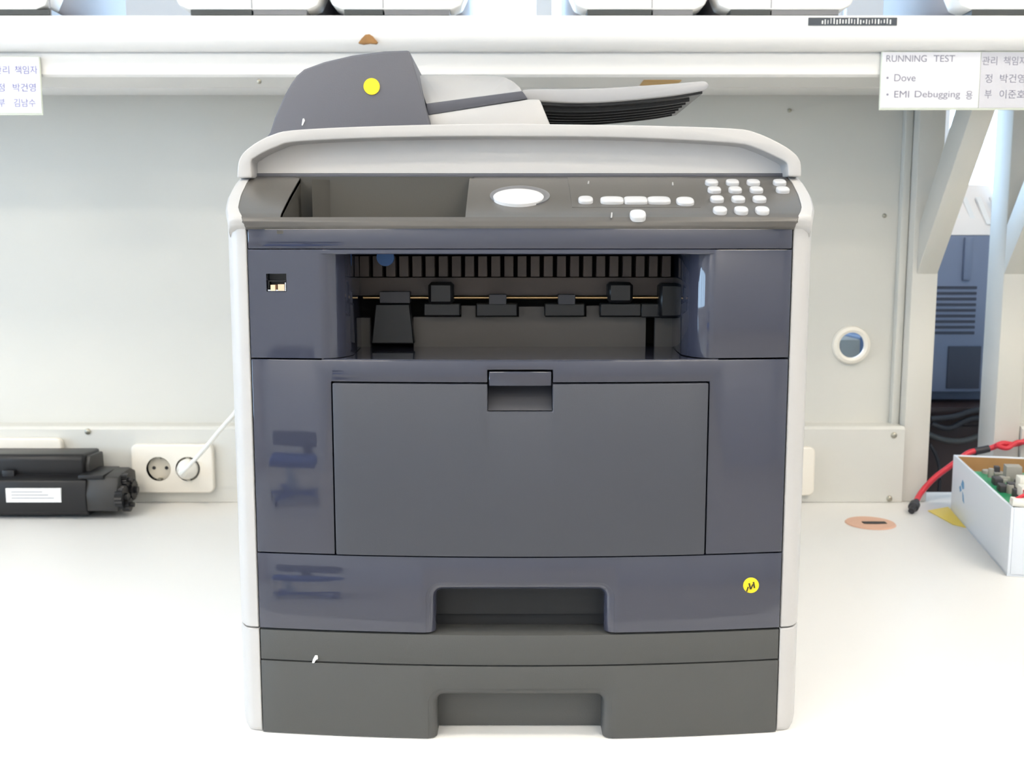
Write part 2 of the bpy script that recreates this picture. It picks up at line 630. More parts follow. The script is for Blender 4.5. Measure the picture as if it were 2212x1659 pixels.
def on_panel(px, py):
    lo, hi = .12, 1.0
    for _ in range(40):
        t = (lo + hi) / 2
        y, z = prof_at(t)
        q = P(px, py, y)
        q = P(px, py, S(q.x, t).y)
        if z > q.z:
            hi = t
        else:
            lo = t
    t = (lo + hi) / 2
    p = S(P(px, py, prof_at(t)[0]).x, t)
    a, b = prof_at(max(0, t - .06)), prof_at(min(1, t + .06))
    return p, math.atan2(b[1] - a[1], b[0] - a[0]), t


def lerp_tab(tab, t):
    for (a0, v0), (a1, v1) in zip(tab, tab[1:]):
        if t <= a1:
            return v0 + (v1 - v0) * (t - a0) / (a1 - a0)
    return tab[-1][1]


def edge_in(t):          # half width of the panel as it widens towards the lid
    return lerp_tab([(0, .2052), (.22, .2058), (.35, .2076), (.45, .2100), (.55, .2128), (.67, .2163), (.8, .2182), (1, .2190)], t)


t_pock = on_panel(800, 469)[2]
PX0, PX1 = -.1785, -.0405


def patch(x0f, x1f, ta, tb, nx=10, nt=20):
    top = [[S(x0f(t) + (x1f(t) - x0f(t)) * i / nx, t) for i in range(nx + 1)] for t in [ta + (tb - ta) * k / nt for k in range(nt + 1)]]
    V, F = [], []
    W_ = nx + 1
    for r in top:
        V += r
    k0 = len(V)
    for r in top:
        u_ = min(1, max(0, (r[0].z - .399) / .008))
        V += [v + Vector((0, .004 * (1 - u_), -.004 * u_)) for v in r]
    for k in range(nt):
        for i in range(nx):
            a = k * W_ + i
            F.append((a, a + 1, a + 1 + W_, a + W_))
            F.append((k0 + a, k0 + a + W_, k0 + a + 1 + W_, k0 + a + 1))
    for k in range(nt):
        a, b = k * W_, k * W_ + nx
        F.append((a, a + W_, k0 + a + W_, k0 + a))
        F.append((b, k0 + b, k0 + b + W_, b + W_))
    for i in range(nx):
        F.append((i, k0 + i, k0 + i + 1, i + 1))
        a = nt * W_ + i
        F.append((a, a + 1, k0 + a + 1, k0 + a))
    return V, F


def joinvf(*lst):
    V, F = [], []
    for v, f in lst:
        k = len(V)
        V += list(v)
        F += [tuple(i + k for i in q) for q in f]
    return V, F


V, F = joinvf(patch(lambda t: -edge_in(t), lambda t: edge_in(t), 0, t_pock, 30, 16),
              patch(lambda t: -edge_in(t), lambda t: PX0, t_pock, 1, 6, 20),
              patch(lambda t: PX1, lambda t: edge_in(t), t_pock, 1, 18, 20))
cpan = mk('control_panel', V, F, 'panel_grey', pr)
cpan['label'] = 'curved charcoal control panel'
yq, zq = prof_at(t_pock)
pkv = [box_vf(PX0 - .003, PX1 + .003, .0745, .078, .396, .4412), box_vf(PX0 - .003, PX1 + .003, yq + .006, .078, .394, .3965)]
for xw_, th_ in ((PX0, -.003), (PX1, .003)):
    pl_ = [(S(xw_, t_pock + (1 - t_pock) * k / 12).y + .001, S(xw_, t_pock + (1 - t_pock) * k / 12).z - .0006) for k in range(13)]
    pkv.append(prism_vf([(pl_[0][0] + .004, .3985)] + pl_ + [(pl_[-1][0], .3985)], xw_, xw_ + th_, 'x'))
pk = mk('pocket', *joinvf(*pkv), 'pocket', cpan)
pk['label'] = 'empty rectangular pocket in the panel'
prism('pocket_rib', [(PX0 + .012, .0745), (PX0 + .024, .0745), (PX0 + .012, .060)], .3965, .4385, 'z', 'pocket', cpan)
box('panel_underside', -.205, .205, .004, .20, zT + .0004, .3955, 'core', pr)
box('scanner_base', -.2195, .2195, .080, .42, .4405, .4445, 'adf_slate', pr, .001)
# cheeks that carry the silver sides up beside the panel
for s in (-1, 1):
    rings = []
    for k in range(25):
        t = k / 24
        xi = edge_in(t) + .0003
        xo = lerp_tab([(0, .2190), (.22, .2192), (.33, .2198), (.44, .2212), (.55, .2240), (.67, .2280), (.78, .2296), (.89, .2294), (1, .2285)], t)
        b = S(xi, t)
        y = b.y + .0010
        z = b.z + .0012 * min(1, t * 6)
        rings.append([Vector((s * x, y + dy, zz)) for x, dy, zz in
                      [(xi, .004, min(z - .004, .399)), (xi, 0, z), (xo - .007, 0, z + .0003), (xo - .0025, .0008, z - .0008), (xo - .0004, .003, z - .003), (xo, .007, z - .007),
                       (xo, .012, min(z - .010, .3972))]])
    V, F = loft_vf(rings)
    ck = mk('panel_cheek', V, F, 'silver', pr)
    ck['label'] = 'bright silver cheek beside the control panel'
    box('cheek_body', min(s * .2065, s * .2240), max(s * .2065, s * .2240), .034, .42, zT, .417, 'silver', pr, .002)
    box('cheek_body', min(s * .2165, s * .2280), max(s * .2165, s * .2280), .084, .42, .410, .4405, 'silver', pr, .002)


# buttons and badge
def dome(name, px, py, rx, ry, h, m, par, sup=2.6, n=28, lift=0.0):
    p, a, t = on_panel(px, py)
    T = rotx(a, p) @ Matrix.Translation((0, 0, lift))
    rings = []
    for k, (q, z) in enumerate(((1.0, -.001), (1.0, h * .55), (.96, h * .80), (.86, h * .95), (.6, h), (.02, h * 1.01))):
        r = []
        for i in range(n):
            an = 2 * math.pi * i / n
            ca, sa = math.cos(an), math.sin(an)
            r.append(Vector((q * rx * math.copysign(abs(ca) ** (2 / sup), ca), q * ry * math.copysign(abs(sa) ** (2 / sup), sa), z)))
        rings.append(r)
    V, F = loft_vf(rings)
    return mk(name, V, F, m, par, T=T)


rows = ((395, (1537, 1582, 1627, 1684)), (411, (1543, 1588, 1634, 1691)), (431, (1549, 1595, 1641)), (455, (1556, 1602, 1648)))
for y, xs_ in rows:
    for x in xs_:
        dome('keypad_button', x, y + 3, .0052, .0052, .0032, 'button', cpan)
dome('round_button', 1265, 436, .0057, .0062, .0032, 'button', cpan)
dome('round_button', 1480, 439, .0068, .0072, .0032, 'button', cpan)
dome('round_button', 1378, 468, .0060, .0062, .0032, 'button', cpan)
for i, x in enumerate((1322, 1373, 1423)):
    dome('rocker_button', x, 437, .0090, .0060, .0032, 'button', cpan, 5.0 if i == 1 else 3.4)
ring = dome('badge_rim', 1123, 424, .0232, .0225, .0016, 'adf_band', cpan, 2.0, 44)
bd = dome('badge', 1120, 431, .0194, .0165, .0030, 'emblem', cpan, 2.0, 44, .0008)
bd['label'] = 'shiny white oval badge'
# overlay field with faint marks
ov = patch(lambda t: P(1234, 420, .02).x, lambda t: P(1508, 420, .02).x, on_panel(1300, 448)[2], .97, 14, 14)
ov = ([v + Vector((0, -.0002, .0003)) for v in ov[0]], ov[1])
mk('display_overlay', *ov, 'panel_grey', cpan)
for px, py in ((1270, 397), (1452, 400), (1320, 468)):
    p, a, t = on_panel(px, py)
    T = rotx(a, p)
    mk('panel_mark', [(-.0006, -.003, .0012), (.0006, -.003, .0012), (.0014, .004, .0012), (.0004, .004, .0012), (-.0006, -.003, .0005), (.0006, -.003, .0005), (.0014, .004, .0005), (.0004, .004, .0005)],
       box_vf(0, 1, 0, 1, 0, 1)[1], 'print_grey', cpan, T=T)

# --- upper front cover around the exit slot
box_top = prism('top_band', slab_poly(-HW, HW, 0, .03), zLine + .0004, zT - .0003, 'z', 'gloss_slate', pr, .0012, 2)
JL, JR = fx(690, 660), fx(1545, 660)


def jamb(s, xj, back=.10):
    pts = [(s * (HW - (HW - abs(xj)) * i / 8), 0) for i in range(9)]
    pts = [(x, yb(x)) for x, _ in pts]
    sgn = -s
    for k in range(1, 15):
        an = k / 14 * math.pi / 2 * .93
        pts.append((xj + sgn * .0205 * math.sin(an), yb(xj) + .034 * (1 - math.cos(an))))
    xe = pts[-1][0]
    pts += [(xe + s * .004, back), (xe + s * .010, back), (s * (abs(xj) + .004), .022), (s * HW, .022)]
    return pts


uv_l = prism('upper_cover', jamb(-1, JL), zA + .0006, zLine, 'z', 'gloss_slate', pr, raw=True)
ux, uz = fx(597, 612), fz(597, 612)
cv, cf = box_vf(ux - .0078, ux + .0078, -.05, .010, uz - .0062, uz + .0072)
cut(uv_l, mk('cutter', cv, cf, None))
finish(uv_l, 0)
prism('upper_cover', jamb(1, JR), zA + .0006, zLine, 'z', 'gloss_slate', pr, .0007, 2)
yu = yb(ux)
us = boxes('usb_port', [(ux - .0072, ux + .0072, .008, .0098, uz - .0058, uz + .0068), (ux - .0065, ux + .0065, yu + .003, .009, uz + .0012, uz + .0020),
                        (ux - .0070, ux - .0062, yu + .003, .009, uz - .004, uz + .002), (ux + .0062, ux + .0070, yu + .003, .009, uz - .004, uz + .002)], 'black', pr)
us['label'] = 'metal-lined square USB port'
boxes('shield', [(ux - .0068, ux + .0068, yu + .0015, .008, uz - .0058, uz - .0048), (ux + .0060, ux + .0068, yu + .0015, .008, uz - .0050, uz + .0005)], 'chrome', us)
boxes('contact', [(ux - .0045, ux - .0012, yu + .0004, .007, uz - .0056, uz - .0012), (ux + .0010, ux + .0058, yu + .0004, .007, uz - .0056, uz - .0008)], 'gold', us)

zlin = zfr(549)
lint = prism('lintel', slab_poly(JL + .0005, JR - .0005, .0002, .03), zlin, zLine + .0002, 'z', 'gloss_slate', pr, .0006, 1)
# --- exit slot interior
ex = box('exit_slot', -.150, .150, .125, .135, zA - .001, .395, 'black_matte', pr)
ex['label'] = 'dark paper exit slot'
box('slot_ceiling', -.150, .150, .012, .13, zLine + .0002, zLine + .003, 'core', ex)
prism('output_shelf', slab_poly(-.150, .150, .001, .125), zA - .0012, zA + .0002, 'z', 'gloss_slate', ex)


def slotbox(name, x0, x1, y0_, y1_, Y, th, m, bevel=.0004):
    a, b = P(x0, y1_, Y), P(x1, y0_, Y)
    return box(name, a.x, b.x, Y, Y + th, a.z, b.z, m, ex, bevel, 1)


YR = .085
for i in range(25):
    x = 777 + 28.4 * i
    slotbox('guide_rib', x, x + 20, 553, 598, YR, .012, 'rib')
p = P(833, 556, YR - .003)
lathe('blue_roller', [(.0001, 0), (.0068, 0), (.0072, .001), (.0072, .006), (.0001, .006)], 'blue_roller', ex, face_minus_y((p.x, YR, p.z)), 24)
slotbox('guide_plate', 765, 1478, 599, 639, YR + .006, .006, 'rib')
a, b = P(785, 643, YR), P(1424, 643, YR)
tube('exit_shaft', [(a.x, YR, a.z), (b.x, YR, b.z)], .0014, 'brass', ex, 12, 0)
for q in ((925, 979, 610, 658), (1313, 1368, 610, 655), (1424, 1478, 612, 688)):
    slotbox('pinch_roller', *q, YR - .010, .02, 'black', .0025)
for q in ((820, 885, 630, 655), (1056, 1094, 636, 658), (1206, 1243, 636, 658)):
    slotbox('roller_holder', *q, YR - .006, .016, 'ic')
for q in ((915, 994, 655, 683), (1028, 1118, 655, 684), (1176, 1264, 655, 684), (1296, 1386, 655, 684), (1384, 1480, 655, 686)):
    slotbox('roller_bracket', *q, YR - .002, .012, 'black', .001)
slotbox('lower_guide', 762, 800, 686, 752, YR + .008, .006, 'exit_wall')
slotbox('lower_guide', 893, 1396, 684, 752, YR + .008, .006, 'exit_wall')
slotbox('lower_guide', 1414, 1480, 686, 752, YR + .008, .006, 'exit_wall')
for q in ((996, 1028, 660, 686), (1120, 1178, 662, 686), (1266, 1296, 660, 686)):
    slotbox('guide_tab', *q, YR + .008, .006, 'exit_wall')
a = [P(x, y, YR) for x, y in ((812, 656), (886, 656), (896, 742), (803, 742))]
prism('paper_gate', [(v.x, v.z) for v in a], YR - .004, YR + .006, 'y', 'black', ex, .001, 1)

# --- front cover and the drop-down door
dx0, dx1, dzt = fx(722, 1000), fx(1526, 1000), fz(900, 829)
fc = prism('front_cover', slab_poly(-HW, HW), zBm + .0005, zA - .0005, 'z', 'gloss_slate', pr, raw=True)
lx0, lx1 = fx(1053, 850), fx(1194, 850)
lzt, lzb = fz(1122, 800), fz(1122, 889)
finish(cut(fc, mk('cutter', *box_vf(dx0 - .0011, dx1 + .0011, -.05, .05, 0, dzt + .0011), None)), 0)
latch_cut = lambda: mk('cutter', *box_vf(lx0, lx1, -.05, .05, lzb, lzt + .0003), None)
cut(fc, latch_cut())
finish(fc, .0007, 2)
door = prism('feed_door', slab_poly(dx0, dx1, -.0012), zBm + .0005, dzt, 'z', 'satin_slate', pr, raw=True)
cut(door, latch_cut())
finish(door, .0010, 2)
door['label'] = 'satin slate drop-down feed door'
r_ = .0012
lt = prism('latch', [(lx0 + r_, lzt - .0008), (lx0 + r_, lzb + .0008), (lx1 - r_, lzb + .0008), (lx1 - r_, lzt - .0008)], .0090, .0118, 'y', 'black', door)
lt['label'] = 'recessed finger latch'
ym = yb(0)
zm = fz(1122, 834)
V, F = loft_vf([[Vector((x, y, z)) for y, z in ((ym - .0004, lzt - .0010), (ym - .0002, zm + .0004), (ym + .0012, zm - .0003), (.008, zm + .004), (.008, lzt - .0010))]
                for x in (lx0 + r_, lx1 - r_)])
mk('latch_tab', V, F, 'gloss_slate', lt, .0005, 1)
V, F = loft_vf([[Vector((x, y, z)) for y, z in ((ym + .002, lzb + .0006), (.0088, lzb + .0006), (.0088, zm + .003))] for x in (lx0 + .0004, lx1 - .0004)])
mk('latch_slope', V, F, 'ic', lt)


# --- trays with their grip cut-outs
def grip_cutter(hw, zt, r, fl, xc, yfront):
    rings = []
    secs = [(-.05, fl)] + [(yfront + fl - fl * math.cos(a), fl - fl * math.sin(a)) for a in [k / 7 * math.pi / 2 for k in range(8)]] + [(.05, 0)]
    for y, off in secs:
        R = r + off
        w, t = hw + off, zt + off
        ring = [Vector((xc - w, y, -.1))]
        ring += [Vector((xc - w + R - R * math.cos(a), y, t - R + R * math.sin(a))) for a in [k / 8 * math.pi / 2 for k in range(9)]]
        ring += [Vector((xc + w - R + R * math.cos(a), y, t - R + R * math.sin(a))) for a in [(8 - k) / 8 * math.pi / 2 for k in range(9)]]
        ring += [Vector((xc + w, y, -.1))]
        rings.append(ring)
    V, F = loft_vf(rings)
    return mk('cutter', V, F, None)


gx0, gx1 = fx(941, 1320), fx(1306, 1320)
gxc, ghw = (gx0 + gx1) / 2, (gx1 - gx0) / 2
t1 = prism('paper_tray', slab_poly(-HW, HW, 0, .0122), zC + .0008, zBm - .0005, 'z', 'gloss_slate', pr, raw=True)
cut(t1, grip_cutter(ghw, fz(1122, 1280), .005, .0075, gxc, yb(.08)))
finish(t1, .0006, 2, 50)
t1['label'] = 'glossy slate upper paper tray'
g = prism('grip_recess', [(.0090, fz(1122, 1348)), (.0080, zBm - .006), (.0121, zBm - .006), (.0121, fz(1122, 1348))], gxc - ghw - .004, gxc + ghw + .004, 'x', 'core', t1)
st = prism('tray_unit_rail', slab_poly(-HW, HW, .0004, .0122), zD + .0005, zC - .0010, 'z', 'matte_char', pr, .0006, 2)
t2 = prism('paper_tray', slab_poly(-HW, HW, 0, .0122), .0008, zD - .0005, 'z', 'matte_char', pr, raw=True)
cut(t2, grip_cutter(ghw, fz(1122, 1506), .006, .0065, gxc, yb(.08)))
finish(t2, .0006, 2, 50)
t2['label'] = 'matte charcoal lower paper tray'
prism('grip_recess', [(.0108, .001), (.0095, fz(1122, 1496)), (.0121, fz(1122, 1496)), (.0121, .001)], gxc - ghw - .004, gxc + ghw + .004, 'x', 'matte_char', t2)

# --- scanner lid: arched silver bar with the recessed grey face
outer = [(512, 384), (513, 362), (517, 343), (529, 326), (556, 306), (590, 290), (632, 281), (760, 274), (930, 269), (1100, 267), (1184, 268), (1400, 271), (1579, 277), (1633, 286), (1688, 311), (1718, 332), (1728, 346), (1731, 362), (1731, 381)]
inner = [(544, 384), (542, 349), (550, 341), (566, 331), (600, 316), (634, 307), (760, 300), (930, 296), (1100, 295), (1362, 298), (1579, 309), (1633, 320), (1674, 338), (1697, 350), (1702, 360), (1703, 381)]
YL = .062


def smooth_poly(pl, n=3):
    return [(v.x, v.y) for v in spline([(a, b, 0) for a, b in pl], n)]


po = [XZ(x, y, YL) for x, y in smooth_poly(outer)]
pi_ = [XZ(x, y, YL) for x, y in smooth_poly(inner)]
bar = prism('lid_bar', po + pi_[::-1], YL, YL + .045, 'y', 'silver', pr, .0035, 3)
bar['label'] = 'arched silver rim of the scanner lid'
zlb = min(z for x, z in po)
face = prism('lid_face', [(x * 1.004, z if z > zlb + .002 else zlb + .0015) for x, z in pi_], YL + .022, YL + .046, 'y', 'lid_grey', pr)
prism('lid_body', po, YL + .0452, .42, 'y', 'lid_grey', pr, .004, 2)
# --- document feeder
YA = .105
hs = [(560, 318), (572, 300), (583, 285), (592, 255), (602, 232), (614, 205), (628, 180), (640, 163), (656, 149), (700, 133), (760, 119), (830, 110), (884, 108), (898, 155), (916, 218), (932, 275), (934, 300)]
hp = [XZ(x, y, YA) for x, y in hs]
adf = prism('feeder_housing', hp, YA, .28, 'y', 'adf_slate', pr, .0022, 3)
adf['label'] = 'slate document feeder housing'
bp_ = [XZ(x, y, .112) for x, y in ((921, 248), (1133, 215), (1140, 214), (1166, 214), (1188, 268), (1194, 292), (921, 292))]
fb = prism('feeder_base', bp_, .112, .278, 'y', 'silver', pr, .002, 2)
fb['label'] = 'light grey wedge under the feeder'
# hinged cover: dark front band and a sloping lighter top
n = 12


def line(a, b, k):
    return (a[0] + (b[0] - a[0]) * k, a[1] + (b[1] - a[1]) * k)


low = [P(*line((924, 249), (1140, 213), k / n), .112) for k in range(n + 1)]
mid = [P(*line((920, 224), (1128, 196), k / n), .109) for k in range(n + 1)]
topc = smooth_poly([(900, 163), (960, 162.5), (1040, 163), (1085, 166), (1108, 176), (1124, 190)], 6)
idx = [round(k * (len(topc) - 1) / n) for k in range(n + 1)]
back = [P(*topc[i], .165) for i in idx]
rear = [P(*line((920, 200), (1100, 196), k / n), .27) for k in range(n + 1)]
rear = [Vector((b.x, .27, b.z - .004)) for b in back]
bot = [Vector((b.x, .27, l.z)) for b, l in zip(back, low)]
V, F = loft_vf([[mid[k] + Vector((0, .0006, 0)), back[k], rear[k], Vector((rear[k].x, .27, mid[k].z))] for k in range(n + 1)])
hc_ = mk('feeder_cover', V, F, 'cover_grey', pr, .0010, 2)
hc_['label'] = 'light grey hinged feeder cover'
V, F = loft_vf([[low[k], mid[k], Vector((mid[k].x, .13, mid[k].z)), Vector((low[k].x, .13, low[k].z))] for k in range(n + 1)])
mk('cover_band', V, F, 'adf_slate', hc_, .0010, 2)
# input tray
tt = smooth_poly([(1128, 194), (1165, 192), (1230, 192), (1310, 190), (1400, 184), (1470, 179), (1520, 175)], 5) + [(1527, 177), (1532, 183), (1529, 191)]
tb = smooth_poly([(1524, 194), (1460, 205), (1380, 214), (1300, 220), (1230, 221), (1170, 218), (1132, 214)], 5)
it = prism('input_tray', [XZ(x, y, .125) for x, y in tt + tb], .125, .278, 'y', 'tray_grey', pr, .0012, 2)
it['label'] = 'curved paper input tray of the feeder'
prism('tray_underside', [(XZ(x, y, .125)[0] * .99, XZ(x, y, .125)[1] - .0002) for x, y in tb] + [(XZ(x, y, .125)[0] * .99, XZ(x, y, .125)[1] - .0024) for x, y in tb[::-1]], .131, .277, 'y', 'black', it)
for k in range(6):
    yk = .145 + .02 * k
    V, F = prism_vf([(XZ(x, y, .125)[0] * .985, XZ(x, y, .125)[1] - .0015) for x, y in tb[2:-1]] + [(XZ(x, y, .125)[0] * .985, XZ(x, y, .125)[1] - .0055) for x, y in tb[2:-1][::-1]], yk, yk + .002, 'y')
    mk('underside_rib', V, F, 'black', it)


# --- stickers, a white scrap and a painted glint
def sticker(px, py, Y, r, par, lab):
    p = P(px, py, Y)
    s = lathe('sticker', [(.0001, 0), (r, 0), (r, .0006), (r * .97, .0008), (.0001, .0008)], 'yellow', par, face_minus_y(p), 32)
    s['label'] = lab
    return s, p


sticker(803, 187, YA - .0004, .0068, adf, 'plain round yellow sticker')
sx = fx(1622, 1264)
s2, sp_ = sticker(1622, 1264, yb(sx) - .0002, .0062, t1, 'round yellow sticker with dark scribble')
for dx, dz, w_, h_, rr in ((-.0028, -.003, .0005, .004, .3), (-.001, -.0006, .0006, .005, -.25), (.0006, -.001, .0005, .0042, .35), (.0022, .0004, .0006, .005, -.2)):
    T = Matrix.Translation((sp_.x + dx, yb(sx) - .0012, sp_.z + dz)) @ Matrix.Rotation(rr, 4, 'Y')
    box('pen_stroke', -w_, w_, -.0001, .0002, -h_ / 2, h_ / 2, 'ink', s2, T=T)
x = fx(680, 1424)
p = P(680, 1424, yb(x) - .0006)
sc_ = prism('white_speck', [(p.x - .0022, p.z - .003), (p.x - .0004, p.z - .003), (p.x + .0010, p.z - .0004), (p.x + .0026, p.z + .0002), (p.x + .0022, p.z + .0030), (p.x + .0002, p.z + .0030), (p.x - .0014, p.z)],
            p.y - .0008, p.y + .0012, 'y', 'white_scrap_glint', st, .0003, 1)
p = P(655, 263, YA - .0006)
prism('white_speck', [(p.x - .0014, p.z - .003), (p.x - .0006, p.z - .003), (p.x + .0014, p.z + .0010), (p.x + .0006, p.z + .0028), (p.x - .0004, p.z + .0024)], p.y - .0002, p.y + .0008, 'y', 'white_scrap_glint', adf)  # white sliver stands in for a glint on the housing

# ================================================================== sockets and plug
YS = YRAIL - .012


def rrect(cx, cz, w, h, r, n=6):
    out = []
    for sx_, sz_, a0 in ((1, 1, 0), (-1, 1, 90), (-1, -1, 180), (1, -1, 270)):
        for k in range(n + 1):
            a = math.radians(a0 + 90 * k / n)
            out.append((cx + sx_ * (w / 2 - r) + r * math.cos(a), cz + sz_ * (h / 2 - r) + r * math.sin(a)))
    return out


def socket(pxc, pyc, lab):
    c = P(pxc, pyc, YS)
    w, h = .1230, .0745
    t = thing('wall_socket', lab, 'socket', (c.x, YRAIL, c.z - h / 2), 'double sockets on the bench rail')
    pl = prism('cover_plate', rrect(c.x, c.z, w, h, .009), YS, YRAIL, 'y', 'socket', t, raw=True)
    cs = []
    for dx in (-.0205, .0235):
        V, F = lathe_vf([(.0185, -.0085), (.0185, .02)], face_minus_y((c.x + dx, YS, c.z)), 32)
        cs.append(mk('cutter', V, F, None))
    cut(pl, *cs)
    finish(pl, .0025, 3)
    for dx in (-.0205, .0235):
        well = lathe('socket_well', [(.0001, 0), (.0184, 0), (.0184, .0006), (.0001, .0006)], 'socket_hole', t, face_minus_y((c.x + dx, YS + .0088, c.z)), 32)
        for q in (-.0095, .0095):
            lathe('pin_hole', [(.0001, 0), (.0027, 0), (.0027, .0006), (.0001, .0006)], 'dark_hole', well, face_minus_y((c.x + dx + q, YS + .0080, c.z)), 14)
        boxes('earth_clip', [(c.x + dx - .003, c.x + dx + .003, YS + .001, YS + .008, c.z + .0150, c.z + .0180),
                             (c.x + dx - .003, c.x + dx + .003, YS + .001, YS + .008, c.z - .0180, c.z - .0150)], 'screw', well)
    return c


sc1 = socket(372, 1013, 'cream double wall socket with a white plug in it')
socket(46, 1000, 'cream double wall socket half hidden behind the black toner cartridge')
socket(1672, 1019, 'cream double wall socket mostly hidden behind the right side of the big printer')
pc = Vector((sc1.x + .0235, YS, sc1.z))
plug = thing('power_cord', 'white power cord plugged into the socket beside the printer', 'power cord', pc)
lathe('plug', [(.0001, -.0075), (.0150, -.0075), (.0155, .002), (.0140, .010), (.0085, .018), (.0060, .026), (.0001, .027)], 'cable_white', plug, face_minus_y(pc), 24)
e1, e2 = P(440, 972, .67), P(497, 905, .60)
tube('cord', [pc + Vector((0, -.024, 0)), pc + Vector((.006, -.040, .004)), e1, e2, P(560, 850, .52), Vector((-.17, .455, .26))], .0032, 'cable_white', plug)

# ================================================================== toner cartridge
tq = Q(60, 1124, 0)
YT = tq.y                                 # front foot of the cartridge
ton = thing('toner_cartridge', 'black toner cartridge with white label lying below the left sockets', 'toner cartridge', (P(60, 1100, YT).x, YT + .04, 0))
xe0 = P(-110, 1050, YT).x


def xt(px, py=1050):
    return P(px, py, YT + .01).x


def zt_(py, dY=.02):
    return P(100, py, YT + dY).z


hb = zt_(1040, .0)
prism('drum_body', [(YT + .012, .004), (YT + .002, .012), (YT, .030), (YT + .004, hb), (YT + .03, hb + .006), (YT + .085, hb + .004), (YT + .09, .02), (YT + .075, .003)], xe0, xt(190), 'x', 'toner', ton, .002, 2)
ht = P(100, 981, YT + .03).z
prism('toner_tank', [(YT + .026, hb - .004), (YT + .024, ht - .006), (YT + .030, ht), (YT + .088, ht - .002), (YT + .092, hb - .004)], xe0 + .01, xt(172), 'x', 'toner', ton, .003, 2)
prism('tank_end', [(YT + .034, hb - .010), (YT + .032, ht - .014), (YT + .038, ht - .004), (YT + .084, ht - .006), (YT + .088, hb - .010)], xt(172) - .001, xt(182), 'x', 'toner_grey', ton, .002, 2)
box('tank_rib', xt(0), xt(26), YT + .018, YT + .026, hb - .002, hb + .012, 'toner', ton, .001)
prism('end_cap', [(YT + .004, .012), (YT + .002, .036), (YT + .010, hb + .004), (YT + .06, hb + .008), (YT + .08, hb), (YT + .085, .02), (YT + .06, .008)], xt(184), xt(256), 'x', 'toner_grey', ton, .003, 2)
box('end_ledge', xt(172), xt(226), YT + .006, YT + .07, hb + .002, hb + .0075, 'toner', ton, .001)
for x, y, z, r in ((257, .016, .030, .017), (262, .045, .034, .015), (258, .030, .052, .010), (266, .020, .018, .010)):
    T = Matrix.Translation((xt(x) - .004, YT + y, z)) @ Matrix.Rotation(math.pi / 2, 4, 'Y')
    prof2 = []
    ng = 36
    ring1 = []
    for k in range(ng):
        rr = r * (1.0 if k % 2 else .88)
        ring1.append((rr * math.cos(2 * math.pi * k / ng), rr * math.sin(2 * math.pi * k / ng)))
    V, F = joinvf(prism_vf(ring1, 0, .010, 'z'), lathe_vf([(r * .35, .0), (r * .35, .015), (.0001, .015)], None, 16))
    mk('gear', V, F, 'toner', ton, T=T)
la, lb = XZ(14, 1085, YT), XZ(131, 1055, YT)
lbz = box('paper_label', la[0], lb[0], YT - .0006, YT + .006, max(.012, la[1]), lb[1], 'toner_label', ton)
for k in range(3):
    z = la[1] + (lb[1] - la[1]) * (.28 + .22 * k)
    box('print_line', la[0] + .008, lb[0] - .010 - .008 * k, YT - .0008, YT - .0004, z, z + .0012, 'label_line', lbz)

# ================================================================== signs under the shelf
YSG = .546


def sign(name, lab, panels, texts, x_edge_px, yt, ybt, m_text):
    x0_, x1_ = P(panels[0][0], 170, YSG).x, P(panels[-1][1], 170, YSG).x
    zt, zb = P(1106, yt, YSG).z, P(1106, ybt, YSG).z
    t = thing(name, lab, 'sign', ((x0_ + x1_) / 2, YSG, zb))
    box('backing', x0_ - .001, x1_ + .001, YSG + .0003, YSG + .003, zb - .0025, zt, 'sign_edge', t, .0005)
    for a, b, m in panels:
        box('card', P(a, 170, YSG).x, P(b, 170, YSG).x, YSG - .0005, YSG + .0004, zb, zt - .001, m, t)
    for s, xa, xb, base, h in texts:
        text_on('lettering', s, P(xa, base, YSG).x, P(xb, base, YSG).x, P(xa, base, YSG).z, h / FPX * 1.31, YSG - .0006, m_text, t)
    return t


sign('test_sign', 'white RUNNING TEST sign hanging from the shelf at the right', [(1904, 2115, 'sign_white'), (2117, 2262, 'sign_grey')],
     [('RUNNING', 1914, 2001, 134, 14), ('TEST', 2016, 2062, 134, 14), ('\u2022', 1914, 1919, 171, 5), ('Dove', 1931, 1977, 176, 15), ('\u2022', 1914, 1919, 207, 5),
      ('EMI', 1931, 1963, 211, 14), ('Debugging', 1975, 2073, 215, 18), ('\uc6a9', 2085, 2100, 215, 18),
      ('\uad00\ub9ac', 2121, 2153, 141, 18), ('\ucc45\uc784\uc790', 2167, 2217, 141, 18), ('\uc815', 2127, 2142, 179, 18), ('\ubc15\uac74\uc601', 2159, 2213, 179, 18),
      ('\ubd80', 2126, 2141, 213, 18), ('\uc774\uc900\ud638', 2158, 2213, 213, 18)], 0, 111, 233, 'text_grey')
sign('name_sign', 'white sign with blue lettering hanging from the shelf at the far left', [(-120, 86, 'sign_white')],
     [('\uad00\ub9ac', -12, 21, 160, 17), ('\ucc45\uc784\uc790', 33, 82, 160, 17), ('\uc815', -4, 11, 198, 17), ('\ubc15\uac74\uc601', 29, 78, 198, 17),
      ('\ubd80', -3, 12, 231, 17), ('\uae40\ub0a8\uc218', 31, 78, 231, 17)], 0, 122, 244, 'text_blue')

# ================================================================== small white printers on the shelf
YD = .534


